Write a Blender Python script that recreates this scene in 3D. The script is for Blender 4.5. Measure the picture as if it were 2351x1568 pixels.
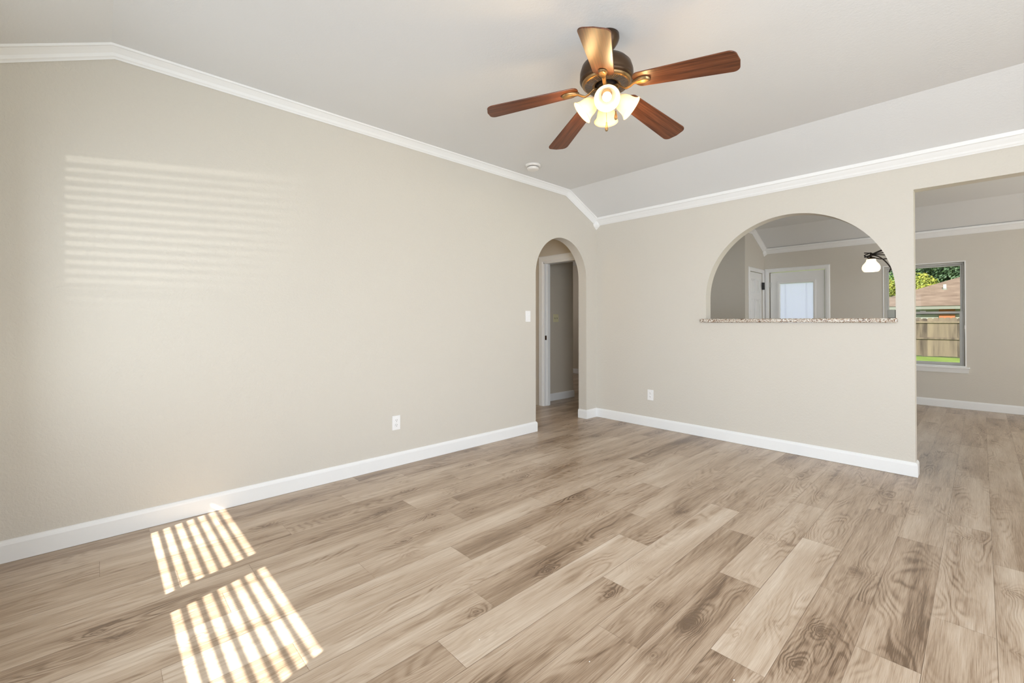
import bpy, bmesh, math, random
from mathutils import Vector, Matrix
R = math.radians
random.seed(7)
for o in list(bpy.data.objects):
    bpy.data.objects.remove(o)
SC = bpy.context.scene
COL = SC.collection

# ------------------------------------------------------------------ camera, world, lights
cam = bpy.data.cameras.new('camera'); cam_o = bpy.data.objects.new('camera', cam); COL.objects.link(cam_o)
cam.sensor_width = 36.0; cam.sensor_fit = 'HORIZONTAL'; cam.lens = 36 * 1012.74 / 2351
cam.shift_y = -(784 - 729.2) / 2351
cam_o.location = (0, 0, 1.17)
cam_o.rotation_euler = (R(90) + 0.00892, 0, 0.8162)
cam.clip_start = 0.02; cam.clip_end = 500
SC.camera = cam_o
SC.view_settings.view_transform = 'Standard'; SC.view_settings.look = 'None'
SC.view_settings.gamma = 1; SC.view_settings.use_curve_mapping = False
SC.view_settings.exposure = -0.20

W = bpy.data.worlds.new('sky'); SC.world = W; W.use_nodes = True
bg = W.node_tree.nodes['Background']; bg.inputs[0].default_value = (0.84, 0.91, 1.0, 1); bg.inputs[1].default_value = 2.2

def lamp(name, kind, loc, energy, color=(1, 1, 1), rot=None, to=None, **kw):
    l = bpy.data.lights.new(name, kind); l.energy = energy; l.color = color
    for k, v in kw.items(): setattr(l, k, v)
    o = bpy.data.objects.new(name, l); COL.objects.link(o); o.location = loc
    if to is not None: o.rotation_euler = Vector(to).to_track_quat('-Z', 'Y').to_euler()
    return o
SUN_D = Vector((-0.30, 0.954, -0.7536))
lamp('sun', 'SUN', (-1, -8, 6), 24.0, (1, 0.95, 0.87), to=SUN_D, angle=R(0.45))
# daylight through the left near window pair; the fill lamps are added
lamp('near_wall_light', 'AREA', (-2.06, -0.46, 1.27), 19, (0.81, 0.90, 1), to=(0.15, 1, 0.02), shape='RECTANGLE', size=1.7, size_y=1.38)
lamp('near_wall_light', 'AREA', (1.16, -0.36, 1.27), 74, (0.81, 0.90, 1), to=(-0.80, 1, 0.0), shape='RECTANGLE', size=1.5, size_y=1.38, spread=R(110))  # added unseen area lamp, aimed to brighten the back corner
lamp('added_right_fill', 'AREA', (2.15, 1.5, 1.25), 38, (0.86, 0.93, 1), to=(-1, 0, 0), shape='RECTANGLE', size=3.2, size_y=2.0)  # added lamp out of view, fills the room from the right
lamp('added_dining_fill', 'AREA', (2.15, 6.6, 1.2), 18, (1, 0.90, 0.74), to=(-1, 0, 0), shape='RECTANGLE', size=2.4, size_y=1.9)  # warm fill lamp added out of view for the dining side
lamp('window_glint', 'SPOT', (0.95, -5.53, 1.36), 680, (1, 0.97, 0.92), to=(-4.2, 5.62, 0.47), spot_size=R(11.5), spot_blend=0.95, shadow_soft_size=0.05)
lamp('added_hall_fill', 'POINT', (-3.95, 2.6, 2.2), 10, (1, 0.78, 0.48), shadow_soft_size=0.12)  # point lamp added to lift the dark hall, no fixture there
lamp('added_bedroom_fill', 'POINT', (-6.3, 6.4, 1.9), 14, (1, 0.95, 0.92), shadow_soft_size=0.3)  # added point lamp giving the room past the hall some light

# ------------------------------------------------------------------ materials
class NT:
    def __init__(s, name):
        s.m = bpy.data.materials.new(name); s.m.use_nodes = True
        s.t = s.m.node_tree; s.b = s.t.nodes['Principled BSDF']; s.o = s.t.nodes['Material Output']
    def n(s, typ, **kw):
        x = s.t.nodes.new('ShaderNode' + typ)
        for k, v in kw.items(): setattr(x, k, v)
        return x
    def l(s, a, b): s.t.links.new(a, b)
    def math(s, op, a, b=None, c=None, clamp=False):
        x = s.n('Math', operation=op, use_clamp=clamp)
        for i, v in enumerate((a, b, c)):
            if v is None: continue
            if isinstance(v, (int, float)): x.inputs[i].default_value = v
            else: s.l(v, x.inputs[i])
        return x.outputs[0]
    def vm(s, op, a, b=None):
        x = s.n('VectorMath', operation=op)
        for i, v in enumerate((a, b)):
            if v is None: continue
            if isinstance(v, (tuple, list)): x.inputs[i].default_value = v
            else: s.l(v, x.inputs[i])
        return x.outputs['Value'] if op in ('LENGTH', 'DOT_PRODUCT') else x.outputs[0]
    def noise(s, vec, scale=1.0, detail=2.0, rough=0.5, dist=0.0):
        x = s.n('TexNoise'); x.inputs['Scale'].default_value = scale; x.inputs['Detail'].default_value = detail
        x.inputs['Roughness'].default_value = rough; x.inputs['Distortion'].default_value = dist
        s.l(vec, x.inputs['Vector']); return x.outputs[0]
    def pos(s): return s.n('NewGeometry').outputs['Position']
    def ramp(s, fac, stops):
        x = s.n('ValToRGB'); el = x.color_ramp.elements
        while len(el) < len(stops): el.new(0.5)
        for e, (p, c) in zip(el, stops): e.position = p; e.color = (*c, 1)
        s.l(fac, x.inputs[0]); return x.outputs[0]
    def mix(s, f, a, b, typ='MIX'):
        x = s.n('MixRGB', blend_type=typ)
        for i, v in ((0, f), (1, a), (2, b)):
            if isinstance(v, (int, float)): x.inputs[i].default_value = v
            elif isinstance(v, tuple): x.inputs[i].default_value = (*v, 1)
            else: s.l(v, x.inputs[i])
        return x.outputs[0]
    def bump(s, h, dist, strength=1.0):
        x = s.n('Bump'); x.inputs['Distance'].default_value = dist; x.inputs['Strength'].default_value = strength
        s.l(h, x.inputs['Height']); s.l(x.outputs[0], s.b.inputs['Normal'])
    def set(s, col=None, rough=None, metal=None, spec=None, emit=None, es=None):
        if col is not None:
            if isinstance(col, tuple): s.b.inputs['Base Color'].default_value = (*col, 1)
            else: s.l(col, s.b.inputs['Base Color'])
        if rough is not None:
            if isinstance(rough, (int, float)): s.b.inputs['Roughness'].default_value = rough
            else: s.l(rough, s.b.inputs['Roughness'])
        if metal is not None: s.b.inputs['Metallic'].default_value = metal
        if spec is not None: s.b.inputs['Specular IOR Level'].default_value = spec
        if emit is not None: s.b.inputs['Emission Color'].default_value = (*emit, 1); s.b.inputs['Emission Strength'].default_value = es
        return s

def simple(name, col, rough=0.5, metal=0, spec=0.5, nscale=40, namt=0.04, bump=0, **kw):
    t = NT(name); p = t.pos(); n = t.noise(p, nscale, 3)
    c = t.mix(n, tuple(max(0, v * (1 - namt)) for v in col), tuple(v * (1 + namt) for v in col))
    t.set(c, rough, metal, spec, **kw)
    if bump: t.bump(n, bump)
    return t.m

def wall_mat(name, col, bump=0.0022, scale=62):
    t = NT(name); p = t.pos()
    a = t.noise(p, scale, 2.5, 0.55, 0.6); b = t.noise(p, scale * 2.6, 2)
    h = t.math('ADD', t.math('SMOOTHSTEP' if False else 'MULTIPLY', a, 1.0), t.math('MULTIPLY', b, 0.25))
    low = t.noise(p, 1.1, 2)
    c = t.mix(low, tuple(v * 0.985 for v in col), tuple(min(1, v * 1.015) for v in col))
    t.set(c, 0.62, 0, 0.32); t.bump(h, bump); return t.m
M = {}
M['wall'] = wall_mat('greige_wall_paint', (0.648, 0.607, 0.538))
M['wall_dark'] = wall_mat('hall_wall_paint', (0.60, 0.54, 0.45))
M['ceil'] = wall_mat('white_ceiling_paint', (0.755, 0.76, 0.76), 0.0009, 75)
M['trim'] = simple('white_trim_paint', (0.86, 0.86, 0.85), 0.35, spec=0.45, namt=0.01)
M['plate'] = simple('white_plastic', (0.88, 0.87, 0.86), 0.3, namt=0.005)
M['almond'] = simple('almond_plastic', (0.72, 0.66, 0.42), 0.35, namt=0.005)
M['slot'] = simple('dark_slot', (0.12, 0.11, 0.10), 0.6)
M['under'] = simple('floor_gap', (0.10, 0.075, 0.055), 0.8)
M['bronze'] = simple('oil_rubbed_bronze', (0.085, 0.05, 0.028), 0.34, metal=0.75, nscale=14, namt=0.25)
M['brass'] = simple('antique_brass', (0.30, 0.19, 0.085), 0.34, metal=0.8, nscale=30, namt=0.15)
M['iron'] = simple('black_iron', (0.025, 0.02, 0.018), 0.45, metal=0.6)
M['hinge'] = simple('black_hinge', (0.02, 0.02, 0.02), 0.4)
M['nickel'] = simple('satin_nickel', (0.6, 0.6, 0.58), 0.3, metal=0.9)
M['vinyl'] = simple('grey_window_frame', (0.50, 0.49, 0.46), 0.4, metal=0.2)
M['smoke'] = simple('detector_plastic', (0.82, 0.80, 0.77), 0.4, namt=0.01)
M['blind'] = simple('white_blind_slat', (0.8, 0.8, 0.78), 0.45, namt=0.01)
M['brick'] = simple('orange_brick', (0.42, 0.15, 0.07), 0.85)
M['housewall'] = simple('pale_house_wall', (0.34, 0.34, 0.31), 0.8)
M['fascia'] = simple('grey_fascia', (0.22, 0.22, 0.19), 0.7)
M['pipe'] = simple('white_vent_pipe', (0.7, 0.7, 0.66), 0.6)
M['bark'] = simple('bark', (0.12, 0.085, 0.06), 0.9, nscale=8, namt=0.3)
M['crumb'] = simple('white_crumb', (0.85, 0.84, 0.80), 0.6)

def fan_wood():
    t = NT('walnut_blade_veneer'); tc = t.n('TexCoord').outputs['Object']
    v = t.vm('MULTIPLY', tc, (5, 130, 20)); a = t.noise(v, 1, 3, 0.6)
    v2 = t.vm('MULTIPLY', tc, (1.5, 30, 20)); b = t.noise(v2, 1, 2)
    f = t.math('ADD', t.math('MULTIPLY', a, 0.6), t.math('MULTIPLY', b, 0.4))
    c = t.ramp(f, [(0.32, (0.045, 0.014, 0.006)), (0.5, (0.125, 0.04, 0.016)), (0.68, (0.21, 0.075, 0.033))])
    t.set(c, 0.33, 0, 0.5); return t.m
M['blade'] = fan_wood()

def granite():
    t = NT('speckled_granite'); p = t.pos()
    vo = t.n('TexVoronoi'); vo.inputs['Scale'].default_value = 170; t.l(p, vo.inputs['Vector'])
    g = t.n('SeparateColor'); t.l(vo.outputs['Color'], g.inputs[0])
    c = t.ramp(g.outputs[0], [(0.0, (0.05, 0.03, 0.02)), (0.22, (0.28, 0.15, 0.08)), (0.45, (0.50, 0.42, 0.33)), (0.75, (0.66, 0.60, 0.52)), (1, (0.8, 0.77, 0.7))])
    t.set(c, 0.12, 0, 0.6); return t.m
M['granite'] = granite()

def glow(name, col, strength, transp, base=(0.9, 0.88, 0.82)):
    t = NT(name); t.set(base, 0.25, emit=col, es=strength)
    tl = t.n('BsdfTranslucent'); tl.inputs[0].default_value = (1, 0.9, 0.72, 1)
    tr = t.n('BsdfTransparent'); tr.inputs[0].default_value = (1, 0.86, 0.6, 1)
    a = t.n('MixShader'); a.inputs[0].default_value = 0.35; t.l(t.b.outputs[0], a.inputs[1]); t.l(tl.outputs[0], a.inputs[2])
    b = t.n('MixShader'); b.inputs[0].default_value = transp; t.l(a.outputs[0], b.inputs[1]); t.l(tr.outputs[0], b.inputs[2])
    t.l(b.outputs[0], t.o.inputs[0]); return t.m
M['shade'] = glow('lit_frosted_glass', (1, 0.92, 0.78), 0.14, 0.38, (0.66, 0.64, 0.6))
M['shade_cool'] = glow('lit_white_glass', (1, 0.95, 0.85), 1.0, 0.15)
def emis(name, col, s):
    t = NT(name); t.set(col, 0.4, emit=col, es=s); return t.m
M['bulb'] = emis('lit_bulb', (1, 0.93, 0.80), 3.5)

def glass(name, tint, refl=0.5):
    t = NT(name); tr = t.n('BsdfTransparent'); tr.inputs[0].default_value = (*tint, 1)
    gl = t.n('BsdfGlossy'); gl.inputs['Roughness'].default_value = 0.02
    fr = t.n('Fresnel'); fr.inputs[0].default_value = 1.45
    mx = t.n('MixShader'); t.l(t.math('MULTIPLY', fr.outputs[0], refl), mx.inputs[0])
    t.l(tr.outputs[0], mx.inputs[1]); t.l(gl.outputs[0], mx.inputs[2]); t.l(mx.outputs[0], t.o.inputs[0]); return t.m
M['glass'] = glass('window_glass', (0.62, 0.64, 0.63))
M['glass_clear'] = glass('clear_glass', (0.96, 0.97, 0.97))

def translucent_blind():
    t = NT('backlit_blind_slat'); t.set((0.9, 0.92, 0.94), 0.5)
    tl = t.n('BsdfTranslucent'); tl.inputs[0].default_value = (0.90, 0.88, 1.0, 1)
    a = t.n('MixShader'); a.inputs[0].default_value = 0.8; t.l(t.b.outputs[0], a.inputs[1]); t.l(tl.outputs[0], a.inputs[2])
    t.l(a.outputs[0], t.o.inputs[0]); return t.m
M['backblind'] = translucent_blind()

def roof_mat():
    t = NT('brown_shingles'); p = t.pos()
    sx = t.n('SeparateXYZ'); t.l(p, sx.inputs[0])
    row = t.math('FLOOR', t.math('MULTIPLY', sx.outputs[2], 9.0))
    cb = t.n('CombineXYZ'); t.l(t.math('MULTIPLY', sx.outputs[0], 1.4), cb.inputs[0]); t.l(row, cb.inputs[2]); t.l(t.math('MULTIPLY', sx.outputs[1], 0.5), cb.inputs[1])
    n = t.noise(cb.outputs[0], 1.0, 2)
    c = t.ramp(n, [(0.3, (0.16, 0.105, 0.078)), (0.7, (0.25, 0.175, 0.135))])
    t.set(c, 0.9); return t.m
M['roof'] = roof_mat()
def fence_mat():
    t = NT('weathered_cedar'); p = t.pos(); oi = t.n('ObjectInfo').outputs['Random']
    v = t.vm('MULTIPLY', p, (7, 7, 0.8)); n = t.noise(v, 1, 3)
    v2 = t.vm('MULTIPLY', p, (14, 14, 3)); n2 = t.noise(v2, 1, 3)
    c = t.ramp(t.math('ADD', t.math('MULTIPLY', n, 0.7), t.math('MULTIPLY', oi, 0.3)), [(0.3, (0.07, 0.05, 0.04)), (0.47, (0.16, 0.12, 0.09)), (0.75, (0.23, 0.175, 0.125))])
    t.set(c, 0.85); return t.m
M['fence'] = fence_mat()
def leaf_mat(name, a, b):
    t = NT(name); p = t.pos(); n = t.noise(p, 1.1, 3)
    t.set(t.ramp(n, [(0.35, a), (0.65, b)]), 0.6)
    return t.m
M['leaf_yellow'] = leaf_mat('yellow_green_leaves', (0.15, 0.20, 0.03), (0.42, 0.40, 0.06))
M['leaf_dark'] = leaf_mat('dark_green_leaves', (0.03, 0.07, 0.035), (0.12, 0.19, 0.09))
M['leaf_mid'] = leaf_mat('green_leaves', (0.08, 0.16, 0.03), (0.20, 0.32, 0.07))
M['grass'] = leaf_mat('lawn_grass', (0.16, 0.24, 0.04), (0.27, 0.36, 0.08))

def floor_mat():
    t = NT('oak_vinyl_plank'); p = t.pos()
    at = t.n('Attribute', attribute_name='pk'); sp = t.n('SeparateXYZ'); t.l(at.outputs['Vector'], sp.inputs[0])
    seed, tone = sp.outputs[0], sp.outputs[1]
    ps = t.n('SeparateXYZ'); t.l(p, ps.inputs[0]); X, Y = ps.outputs[0], ps.outputs[1]
    off = t.n('CombineXYZ'); t.l(t.math('MULTIPLY', seed, 37.0), off.inputs[0]); t.l(t.math('MULTIPLY', seed, 91.0), off.inputs[1]); t.l(t.math('MULTIPLY', seed, 13.0), off.inputs[2])
    q = t.vm('ADD', t.vm('MULTIPLY', p, (6.0, 1.15, 0)), off.outputs[0])
    h = t.noise(q, 1.0, 2.2, 0.45, 0.35)
    kn = None
    for nm in ('k1', 'k2'):
        ka = t.n('Attribute', attribute_name=nm); ks = t.n('SeparateXYZ'); t.l(ka.outputs['Vector'], ks.inputs[0])
        dx = t.math('MULTIPLY', t.math('SUBTRACT', X, ks.outputs[0]), 30.0)
        dy = t.math('SUBTRACT', Y, ks.outputs[1])
        dyn = t.math('MULTIPLY', dy, 15.0)
        wob = t.math('MULTIPLY', t.math('SUBTRACT', t.noise(p, 22, 1), 0.5), 1.3)
        d = t.math('SQRT', t.math('ADD', t.math('POWER', t.math('ABSOLUTE', t.math('ADD', dx, wob)), 2.0), t.math('POWER', t.math('ABSOLUTE', dyn), 2.0)))
        e = t.math('MULTIPLY', t.math('EXPONENT', t.math('MULTIPLY', d, -1.15)), ks.outputs[2])
        kn = e if kn is None else t.math('ADD', kn, e)
    hh = t.math('ADD', t.math('MULTIPLY', h, 20.0), t.math('MULTIPLY', kn, 7.0))
    ring = t.math('MULTIPLY_ADD', t.math('SINE', t.math('MULTIPLY', hh, 6.28)), 0.5, 0.5)
    ring = t.math('POWER', ring, 1.8)
    qa = t.vm('ADD', t.vm('MULTIPLY', p, (11.0, 2.2, 0)), off.outputs[0]); am = t.noise(qa, 1.0, 2)
    amp = t.math('MULTIPLY', t.math('SUBTRACT', am, 0.42, clamp=True), 3.2, clamp=True)
    amp = t.math('ADD', amp, t.math('MULTIPLY', kn, 0.8), clamp=True)
    fib = t.noise(t.vm('MULTIPLY', p, (420, 8, 1)), 1.0, 3, 0.6)
    fib2 = t.noise(t.vm('ADD', t.vm('MULTIPLY', p, (70, 2.4, 1)), off.outputs[0]), 1.0, 3, 0.6)
    ql = t.vm('ADD', t.vm('MULTIPLY', p, (9.5, 1.0, 0)), off.outputs[0]); low = t.noise(ql, 1.0, 2, 0.5, 0.3)
    v = t.math('MULTIPLY_ADD', tone, 0.50, 0.22)
    v = t.math('ADD', v, t.math('MULTIPLY', t.math('SUBTRACT', low, 0.5), 1.0))
    v = t.math('SUBTRACT', v, t.math('MULTIPLY', t.math('MULTIPLY', ring, amp), 0.30))
    v = t.math('ADD', v, t.math('MULTIPLY', t.math('SUBTRACT', fib, 0.5), 0.85))
    v = t.math('ADD', v, t.math('MULTIPLY', t.math('SUBTRACT', fib2, 0.5), 0.55))
    v = t.math('SUBTRACT', v, t.math('MULTIPLY', kn, 0.38), clamp=True)
    c = t.ramp(v, [(0.0, (0.155, 0.098, 0.058)), (0.22, (0.32, 0.222, 0.145)), (0.5, (0.49, 0.375, 0.272)), (0.8, (0.615, 0.505, 0.395)), (1.0, (0.70, 0.60, 0.49))])
    rg = t.math('ADD', 0.235, t.math('MULTIPLY', fib2, 0.15))
    t.set(c, rg, 0, 0.55)
    t.bump(t.math('ADD', t.math('MULTIPLY', ring, amp), t.math('MULTIPLY', fib, 0.8)), 0.0006, 0.8)
    return t.m
M['floor'] = floor_mat()

# ------------------------------------------------------------------ mesh helpers
def link(o, parent=None):
    COL.objects.link(o)
    if parent is not None: o.parent = parent
    return o
def empty(name, loc, label=None, cat=None, group=None, kind=None, rot=(0, 0, 0)):
    o = bpy.data.objects.new(name, None); o.empty_display_size = 0.05; link(o); o.location = loc; o.rotation_euler = rot
    return tag(o, label, cat, group, kind)
def tag(o, label=None, cat=None, group=None, kind=None):
    if label: o['label'] = label
    if cat: o['category'] = cat
    if group: o['group'] = group
    if kind: o['kind'] = kind
    return o
def build(name, bm, mat, parent=None, smooth=False, bevel=0, seg=2, recalc=True):
    if recalc: bmesh.ops.recalc_face_normals(bm, faces=bm.faces)
    me = bpy.data.meshes.new(name); bm.to_mesh(me); bm.free()
    mats = mat if isinstance(mat, (list, tuple)) else [mat]
    for m_ in mats: me.materials.append(M[m_] if isinstance(m_, str) else m_)
    if smooth:
        for f in me.polygons: f.use_smooth = True
    o = bpy.data.objects.new(name, me); link(o, parent)
    if bevel:
        b = o.modifiers.new('b', 'BEVEL'); b.width = bevel; b.segments = seg; b.limit_method = 'ANGLE'; b.angle_limit = R(50)
    return o
def box(bm, x0, x1, y0, y1, z0, z1, mat=None):
    vs = [bm.verts.new((x, y, z)) for x in (x0, x1) for y in (y0, y1) for z in (z0, z1)]
    fs = [(0, 1, 3, 2), (4, 6, 7, 5), (0, 4, 5, 1), (2, 3, 7, 6), (0, 2, 6, 4), (1, 5, 7, 3)]
    for f in fs: bm.faces.new([vs[i] for i in f])
    if mat is not None: bmesh.ops.transform(bm, matrix=mat, verts=vs)
    return vs
def bx(name, dims, mat, parent=None, bevel=0, **kw):
    bm = bmesh.new(); box(bm, *dims); return build(name, bm, mat, parent, bevel=bevel, **kw)
def lathe(bm, prof, seg=32, mat=None, cap=True):
    rings = []
    for r, z in prof:
        if r < 1e-6: rings.append([bm.verts.new((0, 0, z))])
        else: rings.append([bm.verts.new((r * math.cos(2 * math.pi * i / seg), r * math.sin(2 * math.pi * i / seg), z)) for i in range(seg)])
    for a, b in zip(rings, rings[1:]):
        for i in range(seg):
            j = (i + 1) % seg
            if len(a) == 1 and len(b) == 1: continue
            if len(a) == 1: bm.faces.new((a[0], b[i], b[j]))
            elif len(b) == 1: bm.faces.new((a[i], b[0], a[j]))
            else: bm.faces.new((a[i], b[i], b[j], a[j]))
    vs = [v for r_ in rings for v in r_]
    if mat is not None: bmesh.ops.transform(bm, matrix=mat, verts=vs)
    return vs
def tube(bm, pts, rad, seg=8, flat=1.0):
    pts = [Vector(p) for p in pts]; rings = []
    rad = rad if isinstance(rad, (list, tuple)) else [rad] * len(pts)
    up = Vector((0, 0, 1))
    for i, p in enumerate(pts):
        d = (pts[min(i + 1, len(pts) - 1)] - pts[max(i - 1, 0)]).normalized()
        a = d.cross(up)
        if a.length < 1e-3: a = d.cross(Vector((1, 0, 0)))
        a.normalize(); b = a.cross(d).normalized()
        rings.append([bm.verts.new(p + a * rad[i] * math.cos(2 * math.pi * k / seg) + b * rad[i] * flat * math.sin(2 * math.pi * k / seg)) for k in range(seg)])
    for a, b in zip(rings, rings[1:]):
        for i in range(seg): bm.faces.new((a[i], a[(i + 1) % seg], b[(i + 1) % seg], b[i]))
    bm.faces.new(rings[0]); bm.faces.new(rings[-1])
def plate(name, loops, origin, ax_u, ax_v, ax_n, t, mat, parent=None, bevel=0):
    """flat plate from 2-D loops (outer, holes...), extruded by t along ax_n"""
    bm = bmesh.new(); O = Vector(origin); U, V, N = Vector(ax_u), Vector(ax_v), Vector(ax_n)
    es = []
    for lp in loops:
        vs = [bm.verts.new(O + U * a + V * b) for a, b in lp]
        es += [bm.edges.new((vs[i], vs[(i + 1) % len(vs)])) for i in range(len(vs))]
    r = bmesh.ops.triangle_fill(bm, use_beauty=True, use_dissolve=False, edges=es)
    fs = [f for f in r['geom'] if isinstance(f, bmesh.types.BMFace)]
    ex = bmesh.ops.extrude_face_region(bm, geom=fs)
    bmesh.ops.translate(bm, verts=[v for v in ex['geom'] if isinstance(v, bmesh.types.BMVert)], vec=N * t)
    bm.faces.ensure_lookup_table()
    # keep original faces (closed solid)
    return build(name, bm, mat, parent, bevel=bevel)
def arc(cx, cz, r, a0, a1, n=40):
    return [(cx + r * math.cos(R(a0 + (a1 - a0) * i / n)), cz + r * math.sin(R(a0 + (a1 - a0) * i / n))) for i in range(n + 1)]
def sweep(name, path, out, prof, mat, parent=None, closed_ends=True):
    """profile (out, down) along a path; out = horizontal normals per vertex, down = mitred in wall plane"""
    bm = bmesh.new(); rings = []
    n = len(path); P = [Vector(p) for p in path]
    for i in range(n):
        o = Vector(out[i]) if isinstance(out[0], (tuple, list, Vector)) else Vector(out)
        dirs = []
        if i > 0: dirs.append((P[i] - P[i - 1]).normalized())
        if i < n - 1: dirs.append((P[i + 1] - P[i]).normalized())
        perp = [d.cross(o.normalized()).normalized() for d in dirs]
        perp = [(-q if q.z > 0 else q) for q in perp]
        m = sum(perp, Vector()).normalized(); m = m / max(0.3, m.dot(perp[0]))
        rings.append([bm.verts.new(P[i] + o * a + m * b) for a, b in prof])
    for a, b in zip(rings, rings[1:]):
        for k in range(len(prof)):
            j = (k + 1) % len(prof); bm.faces.new((a[k], a[j], b[j], b[k]))
    bm.faces.new(rings[0]); bm.faces.new(rings[-1])
    return build(name, bm, mat, parent)

# ------------------------------------------------------------------ dimensions (metres)
XL, YB, YN, XR = -3.256, 4.493, -0.53, 2.25
TL, TB = 0.117, 0.110
ZC, ZE = 2.675, 2.412          # flat ceiling, ceiling at the wall
YF0, YF1 = 0.047, 3.918        # folds of the living room ceiling
YFAR = 8.452; XC = -2.581; YD = 7.54
YG0, YG1 = 5.18, 7.87          # folds of the dining ceiling

# ------------------------------------------------------------------ floor: planks
def make_floor():
    wk = 0.1755; L = 1.185; x_edge = -0.144
    J = {0: 2.0, 1: 2.335, 2: 1.606, 3: 2.124, 4: 2.6, 5: 1.697, 6: 2.10, 7: 1.197, 8: 1.71, 9: 1.348, 10: 0.93, 11: 0.4, 12: 1.725, 13: 1.463,
         14: 1.97, 15: 1.20, 16: 1.711, 17: 2.59}
    T = {(0, 0): .22, (0, 1): .62, (0, 2): .55, (1, 0): .30, (1, -1): .30, (1, 1): .35, (2, 0): .85, (2, -1): .30, (2, 1): .42,
         (3, -1): .26, (3, 0): .75, (3, 1): .5, (4, -1): .33, (4, -2): .38, (4, 0): .6, (5, 0): .86, (5, -1): .32, (6, -1): .82, (6, 0): .36, (6, 1): .55,
         (6, -2): .4, (7, 0): .28, (7, -1): .66, (7, 1): .62, (8, 0): .52, (8, -1): .8, (9, 0): .30, (9, -1): .85, (9, 1): .72, (10, 0): .68, (10, 1): .6,
         (12, 0): .25, (12, 1): .7, (12, -1): .45, (13, 0): .72, (13, -1): .4, (14, 0): .66, (14, -1): .5, (14, 1): .35, (15, 0): .7, (15, -1): .72, (16, 0): .4}
    K = [(-.782, 1.675, 1.0), (-1.10, 1.617, .7), (-.923, 1.701, .7), (-1.14, 1.925, .7), (-1.108, 2.134, .3), (-.635, 1.747, .45), (-.546, 1.912, .35),
         (-.426, 2.0, 1.0), (-.445, 1.742, .6), (-.791, 1.425, .6), (-.789, 2.65, .6), (-.40, 2.60, .95), (-1.40, 1.56, .8), (-1.27, 2.62, .9), (-1.86, 2.37, .5),
         (-1.80, 2.35, .4), (-1.60, 2.28, .6), (-.72, 2.95, .4), (-1.40, 1.12, .6), (-2.15, 2.3, .5)]
    rnd = random.Random(11)
    rects = [(-7.5, XR, YN, YFAR)]
    V, F, PK, K1, K2 = [], [], [], [], []
    g = 0.0007
    for k in range(-14, 43):
        x1 = x_edge - wk * k; x0 = x1 - wk
        j0 = J.get(k, rnd.random() * L)
        for m in range(-4, 8):
            y0 = j0 + m * L; y1 = y0 + L
            if y1 < -1 or y0 > 9: continue
            # plank m starts at y0: index relative to the measured joint
            i = len(V); V += [(x0 + g, y0 + g, 0), (x1 - g, y0 + g, 0), (x1 - g, y1 - g, 0), (x0 + g, y1 - g, 0)]; F.append((i, i + 1, i + 2, i + 3))
            tone = T.get((k, m), 0.25 + 0.6 * rnd.random())
            PK.append((rnd.random(), tone, 0))
            ks = [q for q in K if x0 <= q[0] < x1 and y0 <= q[1] < y1]
            known = k in J and 0 <= k <= 8 and y0 > 0.5 and y1 < 4
            while len(ks) < 2:
                s = 0 if (known or rnd.random() < 0.45) else rnd.uniform(.3, .75)
                ks.append((x0 + wk * rnd.uniform(.2, .8), y0 + L * rnd.uniform(.1, .9), s))
            K1.append(ks[0]); K2.append(ks[1])
    me = bpy.data.meshes.new('floor'); me.from_pydata(V, [], F)
    for nm, dat in (('pk', PK), ('k1', K1), ('k2', K2)):
        a = me.attributes.new(nm, 'FLOAT_VECTOR', 'FACE')
        a.data.foreach_set('vector', [c for v in dat for c in v])
    me.materials.append(M['floor']); me.materials.append(M['under'])
    bm = bmesh.new(); bm.from_mesh(me)
    # cut to the house outline and lay a dark underlay for the joints
    for co, no in (((XR, 0, 0), (1, 0, 0)), ((-7.6, 0, 0), (-1, 0, 0)), ((0, YN - .1, 0), (0, -1, 0)), ((0, YFAR + .1, 0), (0, 1, 0))):
        bmesh.ops.bisect_plane(bm, geom=bm.verts[:] + bm.edges[:] + bm.faces[:], plane_co=co, plane_no=no, clear_outer=True)
    n0 = len(bm.faces); box(bm, -7.6, XR + .1, YN - .1, YFAR + .1, -0.12, -0.0006)
    bm.faces.ensure_lookup_table()
    for f in bm.faces[n0:]: f.material_index = 1
    bm.to_mesh(me); bm.free()
    o = bpy.data.objects.new('floor', me); link(o); tag(o, kind='structure')
make_floor()

# ------------------------------------------------------------------ walls
def S(o, label=None): return tag(o, label, kind='structure')
def gable(y0, y1, f0, f1, ze0=ZE, ze1=ZE, extra=0.02):
    return [(y1, ze1 + extra), (f1, ZC + extra), (f0, ZC + extra), (y0, ze0 + extra)]
# left wall with the narrow arch
lw = [(YN, 0), (3.409, 0), (3.409, 1.68)] + arc(3.849, 1.68, 0.44, 180, 0)[1:-1] + [(4.289, 1.68), (4.289, 0), (YB + TB, 0)] + \
     [(YB + TB, ZE + .02), (YB, ZE + .02), (YF1, ZC + .02), (YF0, ZC + .02), (YN, ZE + .02)]
S(plate('wall_left', [lw], (XL, 0, 0), (0, 1, 0), (0, 0, 1), (-1, 0, 0), TL, 'wall'))
# back wall with the arched pass-through and the wide opening on the right
bw = [(XL, 0), (-.345, 0), (-.345, 2.168), (1.55, 2.168), (1.55, 0), (XR, 0), (XR, ZE + .01), (XL, ZE + .01)]
hole = [(-.4515, 1.160), (-.4515, 1.40)] + arc(-1.1805, 1.40, .729, 0, 180, 64)[1:-1] + [(-1.9095, 1.40), (-1.9095, 1.160)]
S(plate('wall_back', [bw, hole], (0, YB, 0), (1, 0, 0), (0, 0, 1), (0, 1, 0), TB, 'wall'))
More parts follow.
